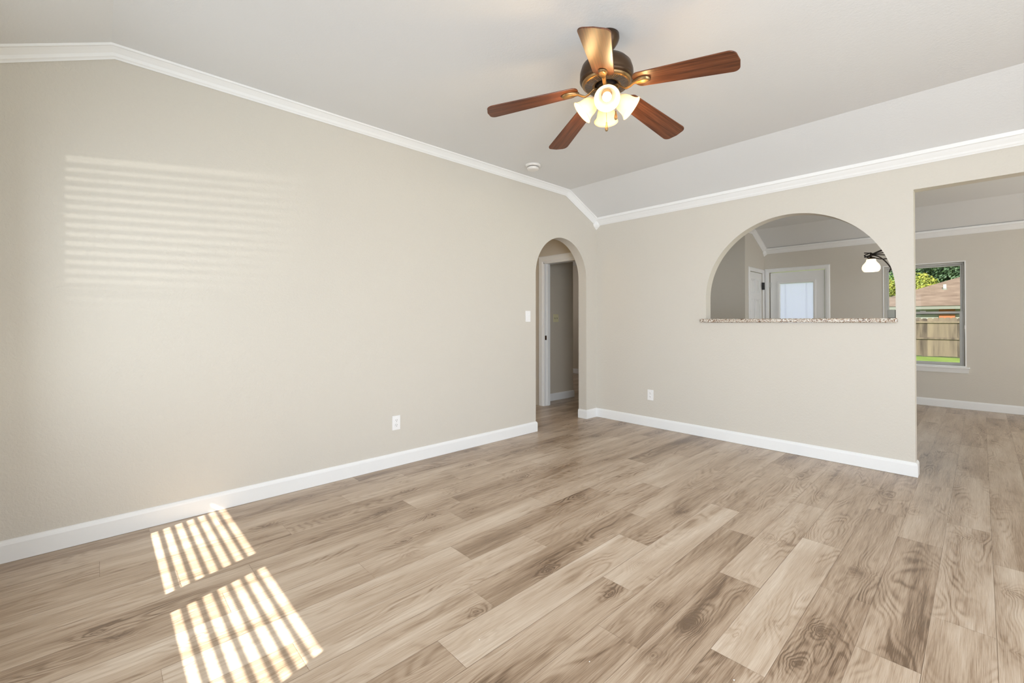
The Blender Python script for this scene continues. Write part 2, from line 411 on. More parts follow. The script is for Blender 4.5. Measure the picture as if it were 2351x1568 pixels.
# near wall with two blind-covered windows, plus an unseen pair added for light
WX = [(-2.94, -2.085), (-2.03, -1.175), (.30, 1.14), (1.20, 2.04)]; WZ = (0.572, 2.03)  # the last two are unseen openings added to let in more light
nw = [(XL - TL, 0), (XR, 0), (XR, ZE + .02), (XL - TL, ZE + .02)]
S(plate('wall_near', [nw] + [[(a, WZ[0]), (b, WZ[0]), (b, WZ[1]), (a, WZ[1])] for a, b in WX], (0, YN, 0), (1, 0, 0), (0, 0, 1), (0, -1, 0), 0.14, 'wall'))
# right wall of both rooms; its unseen openings are added for fill light
rw = [(YN - .1, 0), (YFAR + .1, 0), (YFAR + .1, 2.75), (YN - .1, 2.75)]
S(plate('wall_right', [rw, [(-.1, .2), (3.1, .2), (3.1, 2.25), (-.1, 2.25)], [(5.4, .2), (7.8, .2), (7.8, 2.15), (5.4, 2.15)]], (XR, 0, 0), (0, 1, 0), (0, 0, 1), (1, 0, 0), 0.14, 'wall'))
# far wall with door and window openings
WOX = (-.978, -.150); WOZ = (.560, 1.972)
fw = [(XC - .12, 0), (XR, 0), (XR, 2.44), (XC - .12, 2.44)]
S(plate('wall_far', [fw, [(WOX[0], WOZ[0]), (WOX[1], WOZ[0]), (WOX[1], WOZ[1]), (WOX[0], WOZ[1])], [(-2.50, .02), (-1.705, .02), (-1.705, 2.015), (-2.50, 2.015)]],
        (0, YFAR, 0), (1, 0, 0), (0, 0, 1), (0, 1, 0), 0.14, 'wall'))
# closet wall and the kitchen return wall
cw = [(YD, 0), (YFAR, 0), (YFAR, ZE + .02), (YG1, ZC + .02), (YD, ZC + .02)]
S(plate('wall_closet', [cw, [(7.755, .02), (8.365, .02), (8.365, 2.0), (7.755, 2.0)]], (XC, 0, 0), (0, 1, 0), (0, 0, 1), (-1, 0, 0), 0.10, 'wall'))
S(bx('wall_kitchen', (XL - TL, XC - .10, YD, YD + .10, 0, ZC), 'wall'))
S(bx('wall_kitchen', (XL - TL - .08, XL - TL, YB + TB, YD + .1, 0, ZC), 'wall'))
# hall behind the narrow arch
HZ = 2.44
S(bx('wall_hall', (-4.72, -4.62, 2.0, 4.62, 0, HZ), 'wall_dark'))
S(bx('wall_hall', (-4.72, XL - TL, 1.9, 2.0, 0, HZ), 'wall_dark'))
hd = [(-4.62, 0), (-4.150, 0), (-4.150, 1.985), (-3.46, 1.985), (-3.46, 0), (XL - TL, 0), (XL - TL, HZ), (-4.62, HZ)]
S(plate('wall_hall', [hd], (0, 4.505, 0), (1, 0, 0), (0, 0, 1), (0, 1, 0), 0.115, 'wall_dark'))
S(bx('wall_bedroom', (-4.473, -4.353, 4.62, 5.40, 0, HZ), 'wall_dark', bevel=.004))
S(bx('wall_bedroom', (-7.5, XL - TL - .08, 7.88, 7.98, 0, HZ), 'wall_dark'))
S(bx('wall_bedroom', (-7.6, -7.5, 4.5, 7.98, 0, HZ), 'wall_dark'))
S(bx('wall_bedroom', (-7.5, -4.473, 5.28, 5.40, 0, HZ), 'wall_dark'))
S(bx('ceiling_hall', (-7.6, XL - TL, 1.9, 7.98, HZ, HZ + .1), 'ceil'))

# ceilings (solid slabs following the folds)
def ceiling(name, prof, x0, x1):
    bm = bmesh.new(); lo, hi = [], []
    up = prof + [(y, 2.95) for y, z in reversed([prof[0], prof[-1]])]
    a = [bm.verts.new((x0, y, z)) for y, z in up]; b = [bm.verts.new((x1, y, z)) for y, z in up]
    for i in range(len(up)): j = (i + 1) % len(up); bm.faces.new((a[i], a[j], b[j], b[i]))
    bm.faces.new(a); bm.faces.new(b)
    return S(build(name, bm, 'ceil'))
ceiling('ceiling', [(YN - .14, ZE), (YN, ZE), (YF0, ZC), (YF1, ZC), (YB, ZE), (YB + TB * .5, ZE)], XL - TL, XR + .14)
ceiling('ceiling_dining', [(YB + TB * .5, ZE), (YB + TB, ZE), (YG0, ZC), (YG1, ZC), (YFAR, ZE), (YFAR + .14, ZE)], XL - TL - .08, XR + .14)
# unseen overhang outside the near windows, added to cut the sun patches short
S(bx('sun_cut_overhang', (-6, 4, -2.47, YN - .14, 2.42, 2.6), 'trim'))

# ------------------------------------------------------------------ crown moulding
CP = [(0, 0), (0, .062), (.006, .064), (.010, .056), (.016, .050), (.022, .036), (.034, .022), (.044, .012), (.052, .010), (.056, 0)]
CPW = [(0, -.002), (0, .062), (.006, .064), (.010, .056), (.016, .050), (.022, .036), (.034, .020), (.044, .004), (.052, 0), (.058, -.028)]
S(sweep('trim_1', [(XL, YN, ZE), (XL, YF0, ZC), (XL, YF1, ZC), (XL, YB, ZE)], (1, 0, 0), CP, 'trim'))
S(sweep('trim_2', [(XL, YB, ZE), (XR, YB, ZE)], (0, -1, 0), CPW, 'trim'))
S(sweep('trim_3', [(XL, YN, ZE), (XR, YN, ZE)], (0, 1, 0), CPW, 'trim'))
S(sweep('trim_4', [(XC, YFAR, ZE - .012), (XR, YFAR, ZE - .012)], (0, -1, 0), CPW, 'trim'))
S(sweep('trim_5', [(XC, YD, ZC), (XC, YG1, ZC), (XC, YFAR, ZE)], (1, 0, 0), CP, 'trim'))
def corner_drop(name, x, y, zt):
    bm = bmesh.new()
    secs = [(zt, .060), (zt - .050, .060), (zt - .070, .046), (zt - .105, .002)]
    rings = [[bm.verts.new(p) for p in ((x, y, z), (x + s, y, z), (x + s * .45, y - s * .45, z) if False else (x + s * .62, y - s * .62, z), (x, y - s, z))] for z, s in secs]
    for a, b in zip(rings, rings[1:]):
        for i in range(4): bm.faces.new((a[i], a[(i + 1) % 4], b[(i + 1) % 4], b[i]))
    bm.faces.new(rings[0]); bm.faces.new(rings[-1]); return S(build(name, bm, 'trim'))
corner_drop('trim_6', XL, YB, ZE - .005); corner_drop('trim_7', XC, YFAR, ZE - .01)

# ------------------------------------------------------------------ baseboards
def baseboard(name, pts, outs, h=.108, t=.014, mat='trim'):
    """pts: xy polyline on the wall face; outs: outward miter vectors per point"""
    prof = [(0, 0.0015), (t, 0.0015), (t, h - .022), (t * .85, h - .012), (t * .45, h - .003), (0, h)]
    bm = bmesh.new(); rings = []
    for (x, y), (ox, oy) in zip(pts, outs):
        rings.append([bm.verts.new((x + ox * a, y + oy * a, z)) for a, z in prof])
    for a, b in zip(rings, rings[1:]):
        for k in range(len(prof)): j = (k + 1) % len(prof); bm.faces.new((a[k], a[j], b[j], b[k]))
    bm.faces.new(rings[0]); bm.faces.new(rings[-1]); return S(build(name, bm, mat))
baseboard('baseboard_left', [(XL, YN), (XL, 3.409), (XL - TL, 3.409)], [(1, 0), (1, 1), (0, 1)])
baseboard('baseboard_left', [(XL - TL, 4.289), (XL, 4.289), (XL, YB)], [(0, -1), (1, -1), (1, -1)])
baseboard('baseboard_back', [(XL, YB), (-.345, YB), (-.345, YB + TB)], [(1, -1), (1, -1), (1, 0)])
baseboard('baseboard_back', [(1.55, YB), (XR, YB)], [(0, -1), (0, -1)])
baseboard('baseboard_far', [(-1.64, YFAR), (XR, YFAR)], [(0, -1), (0, -1)])
baseboard('baseboard_hall', [(-4.353, 4.62), (-4.353, 5.40), (-4.46, 5.40)], [(1, 0), (1, 1), (0, 1)])
baseboard('baseboard_hall', [(-7.5, 7.88), (-3.5, 7.88)], [(0, -1), (0, -1)])
baseboard('baseboard_hall', [(XL - TL, 2.0), (XL - TL, 3.409)], [(-1, 0), (-1, 0)])

# ------------------------------------------------------------------ doors
def casing(parent, axis, a0, a1, z1, face, w=.075, t=.016, sgn=-1, name='casing'):
    """three-sided moulded casing; axis 'x' on a wall facing -y, axis 'y' on a wall facing +x"""
    prof = [(0, 0), (0, t * .55), (.012, t * .7), (.02, t), (w - .015, t), (w - .006, t * .8), (w, t * .5), (w, 0)]
    bm = bmesh.new()
    path = [(a0, 0.002, (-1, 0)), (a0, z1, (-1, 1)), (a1, z1, (1, 1)), (a1, 0.002, (1, 0))]
    rings = []
    for a, z, (da, dz) in path:
        ring = []
        for u, n in prof:
            aa, zz = a + da * u, z + dz * u
            ring.append(bm.verts.new((aa, face + sgn * n, zz) if axis == 'x' else (face + sgn * n, aa, zz)))
        rings.append(ring)
    for a, b in zip(rings, rings[1:]):
        for k in range(len(prof)): j = (k + 1) % len(prof); bm.faces.new((a[k], a[j], b[j], b[k]))
    bm.faces.new(rings[0]); bm.faces.new(rings[-1])
    return build(name, bm, 'trim', parent)

# door_1: exterior door with glass and blinds in the far wall
d1 = empty('door_1', (-2.1, YFAR, 0), kind='structure')
def rel(o, root):
    o.location = Vector(o.location) - Vector(root.location)
    return o
rel(casing(d1, 'x', -2.505, -1.700, 2.012, YFAR, w=.066), d1)
SX0, SX1, SZ1 = -2.490, -1.714, 2.004
rel(plate('door_panel', [[(SX0, .012), (SX1, .012), (SX1, SZ1), (SX0, SZ1)], [(-2.345, .28), (-1.865, .28), (-1.865, 1.815), (-2.345, 1.815)]], (0, YFAR + .012, 0), (1, 0, 0), (0, 0, 1), (0, 1, 0), .042, 'trim', d1, bevel=.002), d1)
gf = rel(plate('glass_frame', [[(-2.383, .243), (-1.828, .243), (-1.828, 1.855), (-2.383, 1.855)], [(-2.352, .275), (-1.859, .275), (-1.859, 1.822), (-2.352, 1.822)]], (0, YFAR - .002, 0), (1, 0, 0), (0, 0, 1), (0, 1, 0), .02, 'trim', d1, bevel=.004), d1)
rel(bx('pane', (-2.345, -1.865, YFAR + .020, YFAR + .023, .28, 1.815), 'glass_clear', d1), d1)
bm = bmesh.new()
for i in range(97):
    z = .290 + i * .0158
    box(bm, -2.343, -1.867, -.0004, .0004, -.0085, .0085, Matrix.Translation((0, YFAR + .037, z)) @ Matrix.Rotation(R(18), 4, 'X'))
rel(build('blind', bm, 'backblind', d1), d1)
for x in (-2.268, -1.965): rel(bx('cord', (x - .0022, x + .0022, YFAR + .0465, YFAR + .048, .29, 1.81), 'pipe', d1), d1)
rel(bx('blind_slider', (-1.852, -1.838, YFAR - .010, YFAR - .002, 1.63, 1.70), 'plate', d1, bevel=.002), d1)
for z in (1.80, 1.05, .25):
    bm = bmesh.new(); lathe(bm, [(0, -.045), (.006, -.045), (.006, .045), (0, .045)], 10, Matrix.Translation((-2.500, YFAR - .006, z))); box(bm, -2.497, -2.478, YFAR + .0055, YFAR + .0118, z - .044, z + .044)
    rel(build('hinge', bm, 'nickel', d1), d1)
rel(bx('jamb', (-2.4995, -2.4915, YFAR + .03, YFAR + .13, .02, 2.01), 'under', d1), d1)

# door_2: six panel closet door, seen edge on at the left of the pass-through
d2 = empty('door_2', (XC, 8.06, 0), kind='structure')
rel(casing(d2, 'y', 7.755, 8.365, 2.0, XC, w=.065, sgn=1), d2)
DY0, DY1 = 7.762, 8.358
pan = []
for z0, z1 in ((.22, .80), (.95, 1.55), (1.66, 1.88)):
    for y0, y1 in ((DY0 + .085, 8.035), (8.085, DY1 - .085)): pan.append([(y0, z0), (y1, z0), (y1, z1), (y0, z1)])
rel(plate('door_panel', [[(DY0, .012), (DY1, .012), (DY1, 1.994), (DY0, 1.994)]] + pan, (XC - .012, 0, 0), (0, 1, 0), (0, 0, 1), (-1, 0, 0), .012, 'trim', d2, bevel=.003), d2)
bm = bmesh.new(); box(bm, XC - .045, XC - .024, DY0, DY1, .012, 1.994)
for q in pan:
    (y0, z0), (y1, z1) = q[0], q[2]
    a = [bm.verts.new((XC - .024, y, z)) for y, z in ((y0 + .01, z0 + .01), (y1 - .01, z0 + .01), (y1 - .01, z1 - .01), (y0 + .01, z1 - .01))]
    b = [bm.verts.new((XC - .014, y, z)) for y, z in ((y0 + .035, z0 + .035), (y1 - .035, z0 + .035), (y1 - .035, z1 - .035), (y0 + .035, z1 - .035))]
    for i in range(4): bm.faces.new((a[i], a[(i + 1) % 4], b[(i + 1) % 4], b[i]))
    bm.faces.new(b)
rel(build('raised_panel', bm, 'trim', d2), d2)
for z in (1.78, 1.0, .25):
    bm = bmesh.new(); box(bm, XC - .004, XC + .022, 8.340, 8.368, z - .062, z + .062); lathe(bm, [(0, -.062), (.009, -.062), (.009, .062), (0, .062)], 10, Matrix.Translation((XC + .024, 8.362, z)))
    rel(build('hinge', bm, 'hinge', d2, bevel=.001), d2)

# door_3: cased doorway at the end of the hall
d3 = empty('door_3', (-3.805, 4.505, 0), kind='structure')
rel(casing(d3, 'x', -4.150, -3.46, 1.985, 4.505, w=.088), d3)
bm = bmesh.new(); box(bm, -4.152, -4.134, 4.503, 4.622, .002, 1.985); box(bm, -3.478, -3.458, 4.503, 4.622, .002, 1.985); box(bm, -4.152, -3.458, 4.503, 4.622, 1.968, 1.987)
box(bm, -4.134, -4.124, 4.55, 4.59, .002, 1.968); box(bm, -3.488, -3.478, 4.55, 4.59, .002, 1.968)
rel(build('jamb', bm, 'trim', d3, bevel=.0015), d3)
rel(bx('strike_plate', (-4.1345, -4.1325, 4.512, 4.546, .915, .975), 'bronze', d3), d3)

# ------------------------------------------------------------------ windows
def sash_window(name, x0, x1, z0, z1, yface, sgn, mat='vinyl', pane='glass', cas=True, meet=.515):
    """sgn=+1: outside is +y"""
    xc = (x0 + x1) / 2; w = empty(name, (xc, yface, z0), kind='structure'); s = sgn
    def P(nm, dims, m, bev=0): return rel(bx(nm, dims, m, w, bevel=bev), w)
    def yb(a, b): return (min(yface + s * a, yface + s * b), max(yface + s * a, yface + s * b))
    def frame(nm, a0, a1, b0, b1, wd, ya, yb_, m):
        y = yb(ya, yb_); return rel(plate(nm, [[(a0, b0), (a1, b0), (a1, b1), (a0, b1)], [(a0 + wd, b0 + wd), (a1 - wd, b0 + wd), (a1 - wd, b1 - wd), (a0 + wd, b1 - wd)]], (0, y[0], 0), (1, 0, 0), (0, 0, 1), (0, 1, 0), y[1] - y[0], m, w, bevel=.002), w)
    frame('window_frame', x0, x1, z0, z1, .022, .065, .135, mat)
    zm = z0 + (z1 - z0) * meet
    f2 = frame('upper_sash', x0 + .022, x1 - .022, zm - .018, z1 - .022, .022, .100, .125, mat)
    f1 = frame('lower_sash', x0 + .022, x1 - .022, z0 + .022, zm + .022, .030, .070, .096, mat)
    y = yb(.110, .113); P('upper_pane', (x0 + .04, x1 - .04, y[0], y[1], zm, z1 - .04), pane)
    y = yb(.082, .085); P('lower_pane', (x0 + .05, x1 - .05, y[0], y[1], z0 + .05, zm), pane)
    y = yb(.045, .068); P('sash_lock', (xc - .03, xc + .03, y[0], y[1], zm + .022, zm + .034), mat, .003)
    return w, P, yb, frame
w1, P, yb, frame = sash_window('window_1', WOX[0], WOX[1], WOZ[0], WOZ[1], YFAR, 1)
frame('casing', WOX[0] - .013, WOX[1] + .013, WOZ[0] - .0, WOZ[1] + .013, .013, -.008, -.0005, 'trim')
P('window_sill', (WOX[0] - .045, WOX[1] + .045, YFAR - .045, YFAR + .064, WOZ[0] - .022, WOZ[0] + .001), 'trim', .006)
bm = bmesh.new()
vs = [bm.verts.new(p) for p in ((WOX[0] - .032, YFAR - .0005, WOZ[0] - .082), (WOX[1] + .032, YFAR - .0005, WOZ[0] - .082), (WOX[1] + .032, YFAR - .012, WOZ[0] - .082), (WOX[0] - .032, YFAR - .012, WOZ[0] - .082),
      (WOX[0] - .037, YFAR - .0005, WOZ[0] - .0225), (WOX[1] + .037, YFAR - .0005, WOZ[0] - .0225), (WOX[1] + .037, YFAR - .032, WOZ[0] - .0225), (WOX[0] - .037, YFAR - .032, WOZ[0] - .0225))]
for f in ((0, 1, 2, 3), (4, 5, 6, 7), (0, 1, 5, 4), (1, 2, 6, 5), (2, 3, 7, 6), (3, 0, 4, 7)): bm.faces.new([vs[i] for i in f])
rel(build('apron', bm, 'trim', w1), w1)
P('screen_clip', (WOX[1] - .004, WOX[1] + .012, YFAR - .014, YFAR - .0085, 1.07, 1.12), 'plate', .002)

SLAT_P, SLAT_W = 0.0443, 0.050
for i, (a, b) in enumerate(WX):  # covers the added right-hand pair as well
    w, P, yb, frame = sash_window('window_%d' % (i + 2), a - .0, b + .0, WZ[0], WZ[1], YN, -1, pane='glass_clear')
    bm = bmesh.new(); n = int((WZ[1] - WZ[0] - .06) / SLAT_P)
    for k in range(n):
        z = .555 + .009 + .0443 + k * SLAT_P
        box(bm, a + .006, b - .006, -SLAT_W / 2, SLAT_W / 2, -.0013, .0013, Matrix.Translation((0, YN - .032, z)) @ Matrix.Rotation(R(-22.5), 4, 'X'))
    bl = rel(build('blind', bm, 'blind', w), w)
    bm = bmesh.new()
    for x in (a + .12, (a + b) / 2, b - .12):
        for yy in (YN - .058, YN - .008): box(bm, x - .0012, x + .0012, yy - .0006, yy + .0006, WZ[0] + .01, WZ[1] - .03)
    c = build('ladder_cord', bm, 'blind', bl)
    P('headrail', (a + .004, b - .004, YN - .058, YN - .006, WZ[1] - .045, WZ[1] - .002), 'blind', .003)
    P('window_sill', (a - .05, b + .05, YN - .062, YN + .03, WZ[0] - .025, WZ[0] + .001), 'trim', .005)

# ------------------------------------------------------------------ granite bar top in the pass-through
bm = bmesh.new(); box(bm, -1.955, -.4535, YB - .030, YB - .0005, 1.162, 1.198); 
c = bx('bar_countertop', (-1.958, -.440, YB - .034, YB + TB + .20, 1.162, 1.197), 'granite', bevel=.010, seg=4)
bm.free()
tag(c, 'speckled brown granite ledge across the bottom of the arched pass-through', 'countertop')
bx_ = bx('metal_box', (-.500, -.455, YB + .004, YB + .075, 1.1975, 1.262), 'fascia', bevel=.004)
tag(bx_, 'small grey metal box at the right end of the granite ledge', 'box')

# ------------------------------------------------------------------ wall plates
def outlet(name, x, y, z, facing, label):
    t = empty(name, (x, y, z), label, 'outlet'); t.rotation_euler = (0, 0, facing)   # local: wall plane XZ, front -Y
    build('cover_plate', _pl(), 'plate', t, bevel=.0018)
    for s in (1, -1):
        bm = bmesh.new(); lathe(bm, [(0, -.0085), (.0155, -.0085), (.0165, -.0055), (0, -.0055)], 28, Matrix.Translation((0, 0, s * .0195)) @ Matrix.Rotation(R(-90), 4, 'X') @ Matrix.Scale(1, 4))
        f = build('receptacle', bm, 'plate', t, smooth=False)
        bm = bmesh.new()
        for sx in (-.0062, .0062): box(bm, sx - .0013, sx + .0013, -.0092, -.0084, s * .0195 - .0005, s * .0195 + .0075)
        lathe(bm, [(0, -.0092), (.0026, -.0092), (.0026, -.0084), (0, -.0084)], 12, Matrix.Translation((0, 0, s * .0195 - .0075)) @ Matrix.Rotation(R(-90), 4, 'X'))
        build('slot', bm, 'slot', f)
    bm = bmesh.new(); lathe(bm, [(0, -.0072), (.003, -.0072), (.003, -.0055), (0, -.0055)], 14, Matrix.Rotation(R(-90), 4, 'X')); build('screw', bm, 'smoke', t)
    return t
def _pl(w=.070, h=.115, t=.0058):
    bm = bmesh.new(); box(bm, -w / 2, w / 2, -t, 0, -h / 2, h / 2); return bm
# lathe helper above turns local z into -y, so profile "z" values are depths
outlet('power_outlet', XL, 1.771, .350, R(90), 'white duplex outlet low on the long left wall')
outlet('power_outlet', -2.527, YB, .353, 0, 'small white duplex outlet low on the wall left of the pass-through')
sw = empty('light_switch', (XL, 3.288, 1.225), 'white single toggle switch on the wall just left of the narrow arch', 'switch'); sw.rotation_euler = (0, 0, R(90))
build('cover_plate', _pl(), 'plate', sw, bevel=.0018)
bm = bmesh.new(); box(bm, -.005, .005, -.018, -.0055, -.005, .006, Matrix.Rotation(R(-28), 4, 'X')); build('toggle', bm, 'plate', sw, bevel=.0012)
for z in (.03, -.03):
    bm = bmesh.new(); lathe(bm, [(0, -.007), (.0028, -.007), (.0028, -.0055), (0, -.0055)], 12, Matrix.Translation((0, 0, z)) @ Matrix.Rotation(R(-90), 4, 'X'))
    build('screw', bm, 'smoke', sw)
s2 = empty('light_switch', (-4.353, 4.99, 1.222), 'almond double toggle switch on the wall seen through the hall doorway', 'switch'); s2.rotation_euler = (0, 0, R(90))
build('cover_plate', _pl(.116, .116), 'almond', s2, bevel=.0018)
for sx in (-.023, .023):
    bm = bmesh.new(); box(bm, sx - .005, sx + .005, -.018, -.0055, -.005, .006, Matrix.Rotation(R(-28), 4, 'X')); g_ = build('toggle', bm, 'almond', s2)
    bm = bmesh.new(); box(bm, sx - .0075, sx + .0075, -.0062, -.0054, -.013, .013); build('toggle_slot', bm, 'slot', s2)

# ------------------------------------------------------------------ smoke detector
sd = empty('smoke_detector', (-2.945, 3.045, ZC), 'round white smoke detector on the ceiling near the arch corner', 'smoke detector')
bm = bmesh.new(); lathe(bm, [(0, 0), (.074, 0), (.075, -.004), (.072, -.016), (.066, -.020), (0, -.020)], 40); build('base', bm, 'smoke', sd, smooth=False)
bm = bmesh.new(); lathe(bm, [(.050, -.020), (.050, -.026)], 40); build('vent_gap', bm, 'slot', sd)
bm = bmesh.new(); lathe(bm, [(0, -.026), (.056, -.026), (.057, -.030), (.052, -.044), (.042, -.049), (.012, -.051), (0, -.051)], 40); build('cover', bm, 'smoke', sd, smooth=False)

# ------------------------------------------------------------------ ceiling fan
HX, HY = -1.3434, 1.9455
fan = empty('ceiling_fan', (HX, HY, ZC), 'five-blade walnut and bronze ceiling fan with four lit bell shades', 'ceiling fan')
def Z(z): return z - ZC
bm = bmesh.new(); lathe(bm, [(0, Z(2.675)), (.066, Z(2.675)), (.067, Z(2.655)), (.060, Z(2.635)), (.040, Z(2.605)), (.022, Z(2.590)), (.014, Z(2.585)), (0, Z(2.585))], 40); build('canopy', bm, 'bronze', fan, smooth=True)
bm = bmesh.new(); lathe(bm, [(0, Z(2.60)), (.0125, Z(2.60)), (.0125, Z(2.54)), (0, Z(2.54))], 20); build('downrod', bm, 'bronze', fan, smooth=True)
bm = bmesh.new(); lathe(bm, [(0, Z(2.560)), (.030, Z(2.560)), (.034, Z(2.550)), (.070, Z(2.546)), (.108, Z(2.534)), (.128, Z(2.512)), (.1375, Z(2.480)), (.138, Z(2.452)), (.135, Z(2.447)), (.139, Z(2.442)), (.136, Z(2.435)), (.126, Z(2.424)), (0, Z(2.424))], 56)
hs = build('motor_housing', bm, 'bronze', fan, smooth=True)
bm = bmesh.new(); lathe(bm, [(.060, Z(2.43)), (.060, Z(2.413)), (.066, Z(2.410)), (.118, Z(2.412)), (.127, Z(2.420)), (.128, Z(2.43))], 56)
vp_ = build('vent_plate', bm, 'brass', hs, smooth=True)
bm = bmesh.new()
for i in range(60): box(bm, .073, .113, -.0020, .0020, Z(2.4085), Z(2.4105), Matrix.Rotation(2 * math.pi * i / 60, 4, 'Z'))
build('vent_slots', bm, 'slot', vp_)
bm = bmesh.new(); lathe(bm, [(0, Z(2.426)), (.052, Z(2.426)), (.052, Z(2.404)), (.046, Z(2.400)), (0, Z(2.400))], 32); build('flywheel', bm, 'iron', fan)
bm = bmesh.new(); lathe(bm, [(0, Z(2.41)), (.036, Z(2.41)), (.044, Z(2.400)), (.046, Z(2.350)), (.040, Z(2.334)), (.046, Z(2.328)), (.048, Z(2.316)), (.040, Z(2.302)), (.020, Z(2.292)), (.008, Z(2.286)), (0, Z(2.284))], 36); build('switch_housing', bm, 'brass', fan, smooth=True)

# blades: local X radial; each blade on its iron
ZB = 2.385
def blade_outline(x0, x1, w0, w1, n=8):
    pts = []; rc = .045
    # root end rounded
    for i in range(n + 1):
        a = R(180 + 90 * i / n - 0); pts.append((x0 + rc * .8 + rc * .8 * math.cos(a), -w0 + rc * 1.0 + rc * math.sin(a) * 1.0))
    for i in range(n + 1):
        a = R(-90 + 90 * i / n); pts.append((x1 - .035 + .035 * math.cos(a), -w1 + .032 + .032 * math.sin(a)))
    up = [(x, -y) for x, y in reversed(pts)]
    # slight outward bow on the tip
    mid = [(x1 + .006, 0)]
    return pts + mid + up
phases = [-60.0, 8.2, 83.35, 155.4, 218.3]
for a in phases:
    Rz = Matrix.Rotation(R(a), 4, 'Z')
    pit = {218.3: -2, 155.4: -8}.get(a, -12)
    O = Matrix.Translation((0, 0, Z(ZB))) @ Rz @ Matrix.Translation((.16, 0, 0)) @ Matrix.Rotation(R(9), 4, 'Y') @ Matrix.Rotation(R(pit), 4, 'X')
    me_bm = bmesh.new()
    pts = blade_outline(-.012, .478, .052, .068)
    b0 = [me_bm.verts.new((x, y, 0)) for x, y in pts]; b1 = [me_bm.verts.new((x, y, .0055)) for x, y in pts]
    me_bm.faces.new(b0); me_bm.faces.new(list(reversed(b1)))
    for i in range(len(pts)): j = (i + 1) % len(pts); me_bm.faces.new((b0[i], b1[i], b1[j], b0[j]))
    bl = build('blade', me_bm, 'blade', fan, bevel=.0015); bl.matrix_local = O
    # blade iron: curved arm from the flywheel plus the leaf shaped holder under the blade
    ib = bmesh.new()
    tube(ib, [(.045, 0, .014), (.068, 0, .010), (.090, 0, -.012), (.110, 0, -.024), (.130, 0, -.018), (.150, 0, -.008), (.172, 0, -.007)], [.011, .010, .009, .009, .010, .011, .012], 8, .55)
    iron = build('blade_iron', ib, 'brass', fan, smooth=True); iron.matrix_local = Matrix.Translation((0, 0, Z(ZB))) @ Rz
    hb = bmesh.new()
    out = [(-.018, .006), (.000, .013), (.018, .021), (.040, .025), (.060, .023), (.074, .014), (.079, 0)]
    ring = out + [(x, -y) for x, y in reversed(out[:-1])]
    lo = [hb.verts.new((x, y, -.016 + .004 * (x / .1))) for x, y in [(x * .94, y * .6) for x, y in ring]]; hi = [hb.verts.new((x, y, -.0008)) for x, y in ring]
    hb.faces.new(lo); hb.faces.new(list(reversed(hi)))
    for i in range(len(ring)): j = (i + 1) % len(ring); hb.faces.new((lo[i], hi[i], hi[j], lo[j]))
    holder = build('blade_holder', hb, 'brass', iron, bevel=.003, seg=3, smooth=True); holder.matrix_local = Matrix.Translation((.16, 0, 0)) @ Matrix.Rotation(R(9), 4, 'Y') @ Matrix.Rotation(R(pit), 4, 'X')

# light kit: four bell shades pointing out and down
TILT = 40
for a in (-54, 36, 126, 216):
    dirv = Vector((math.cos(R(a)) * math.cos(R(TILT)), math.sin(R(a)) * math.cos(R(TILT)), -math.sin(R(TILT))))
    rim = Vector((.128 * math.cos(R(a)), .128 * math.sin(R(a)), Z(2.279)))
    q = dirv.to_track_quat('Z', 'Y').to_matrix().to_4x4()
    neck = rim - dirv * .100
    # arm / socket cup
    ab = bmesh.new(); tube(ab, [Vector((.03 * math.cos(R(a)), .03 * math.sin(R(a)), Z(2.345))), neck - dirv * .018, neck], [.010, .012, .017], 12)
    lathe(ab, [(0, -.006), (.020, -.006), (.026, .002), (.027, .012), (.0245, .012), (0, .011)], 24, Matrix.Translation(neck) @ q)
    build('socket_cup', ab, 'brass', fan, smooth=True)
    prof = [(.0245, 0), (.027, .010), (.033, .020), (.041, .034), (.046, .050), (.048, .066), (.051, .080), (.0575, .092), (.0655, .100)]
    sb = bmesh.new(); lathe(sb, prof + [(r_ - .0025, z_ - .0004) for r_, z_ in reversed(prof)], 44, Matrix.Translation(neck) @ q)
    shade = build('lamp_shade', sb, 'shade', fan, smooth=True)
    bb = bmesh.new(); lathe(bb, [(0, .014), (.010, .014), (.011, .030), (.017, .042), (.0225, .055), (.0235, .064), (.020, .076), (.010, .0855), (0, .088)], 24, Matrix.Translation(neck) @ q)
    build('light_bulb', bb, 'bulb', fan, smooth=True)
    l = lamp('bulb_light', 'POINT', Vector((HX, HY, ZC)) + neck + dirv * .112, 2.9, (1, 0.66, 0.30), shadow_soft_size=.02)
# pull chains
U = Vector((math.cos(R(-55)), math.sin(R(-55)))); Rr = Vector((.685, .7286))
for (r_, s_, zt, zf) in ((.044, 0.0, 2.34, 2.200), (.038, .048, 2.36, 2.262)):
    px_, py_ = U.x * r_ + Rr.x * s_, U.y * r_ + Rr.y * s_
    cb = bmesh.new(); z = zt
    tube(cb, [(px_, py_, Z(zt)), (px_, py_, Z(zf))], .0011, 6)
    while z > zf:
        lathe(cb, [(0, .0014), (.0014, .0007), (.0014, -.0007), (0, -.0014)], 6, Matrix.Translation((px_, py_, Z(z)))); z -= .0045
    ch = build('pull_chain', cb, 'brass', fan)
    fb = bmesh.new(); lathe(fb, [(0, 0), (.003, -.001), (.004, -.012), (.0075, -.028), (.0085, -.038), (.006, -.046), (0, -.049)], 18, Matrix.Translation((px_, py_, Z(zf)))); build('fob', fb, 'brass', ch, smooth=True)

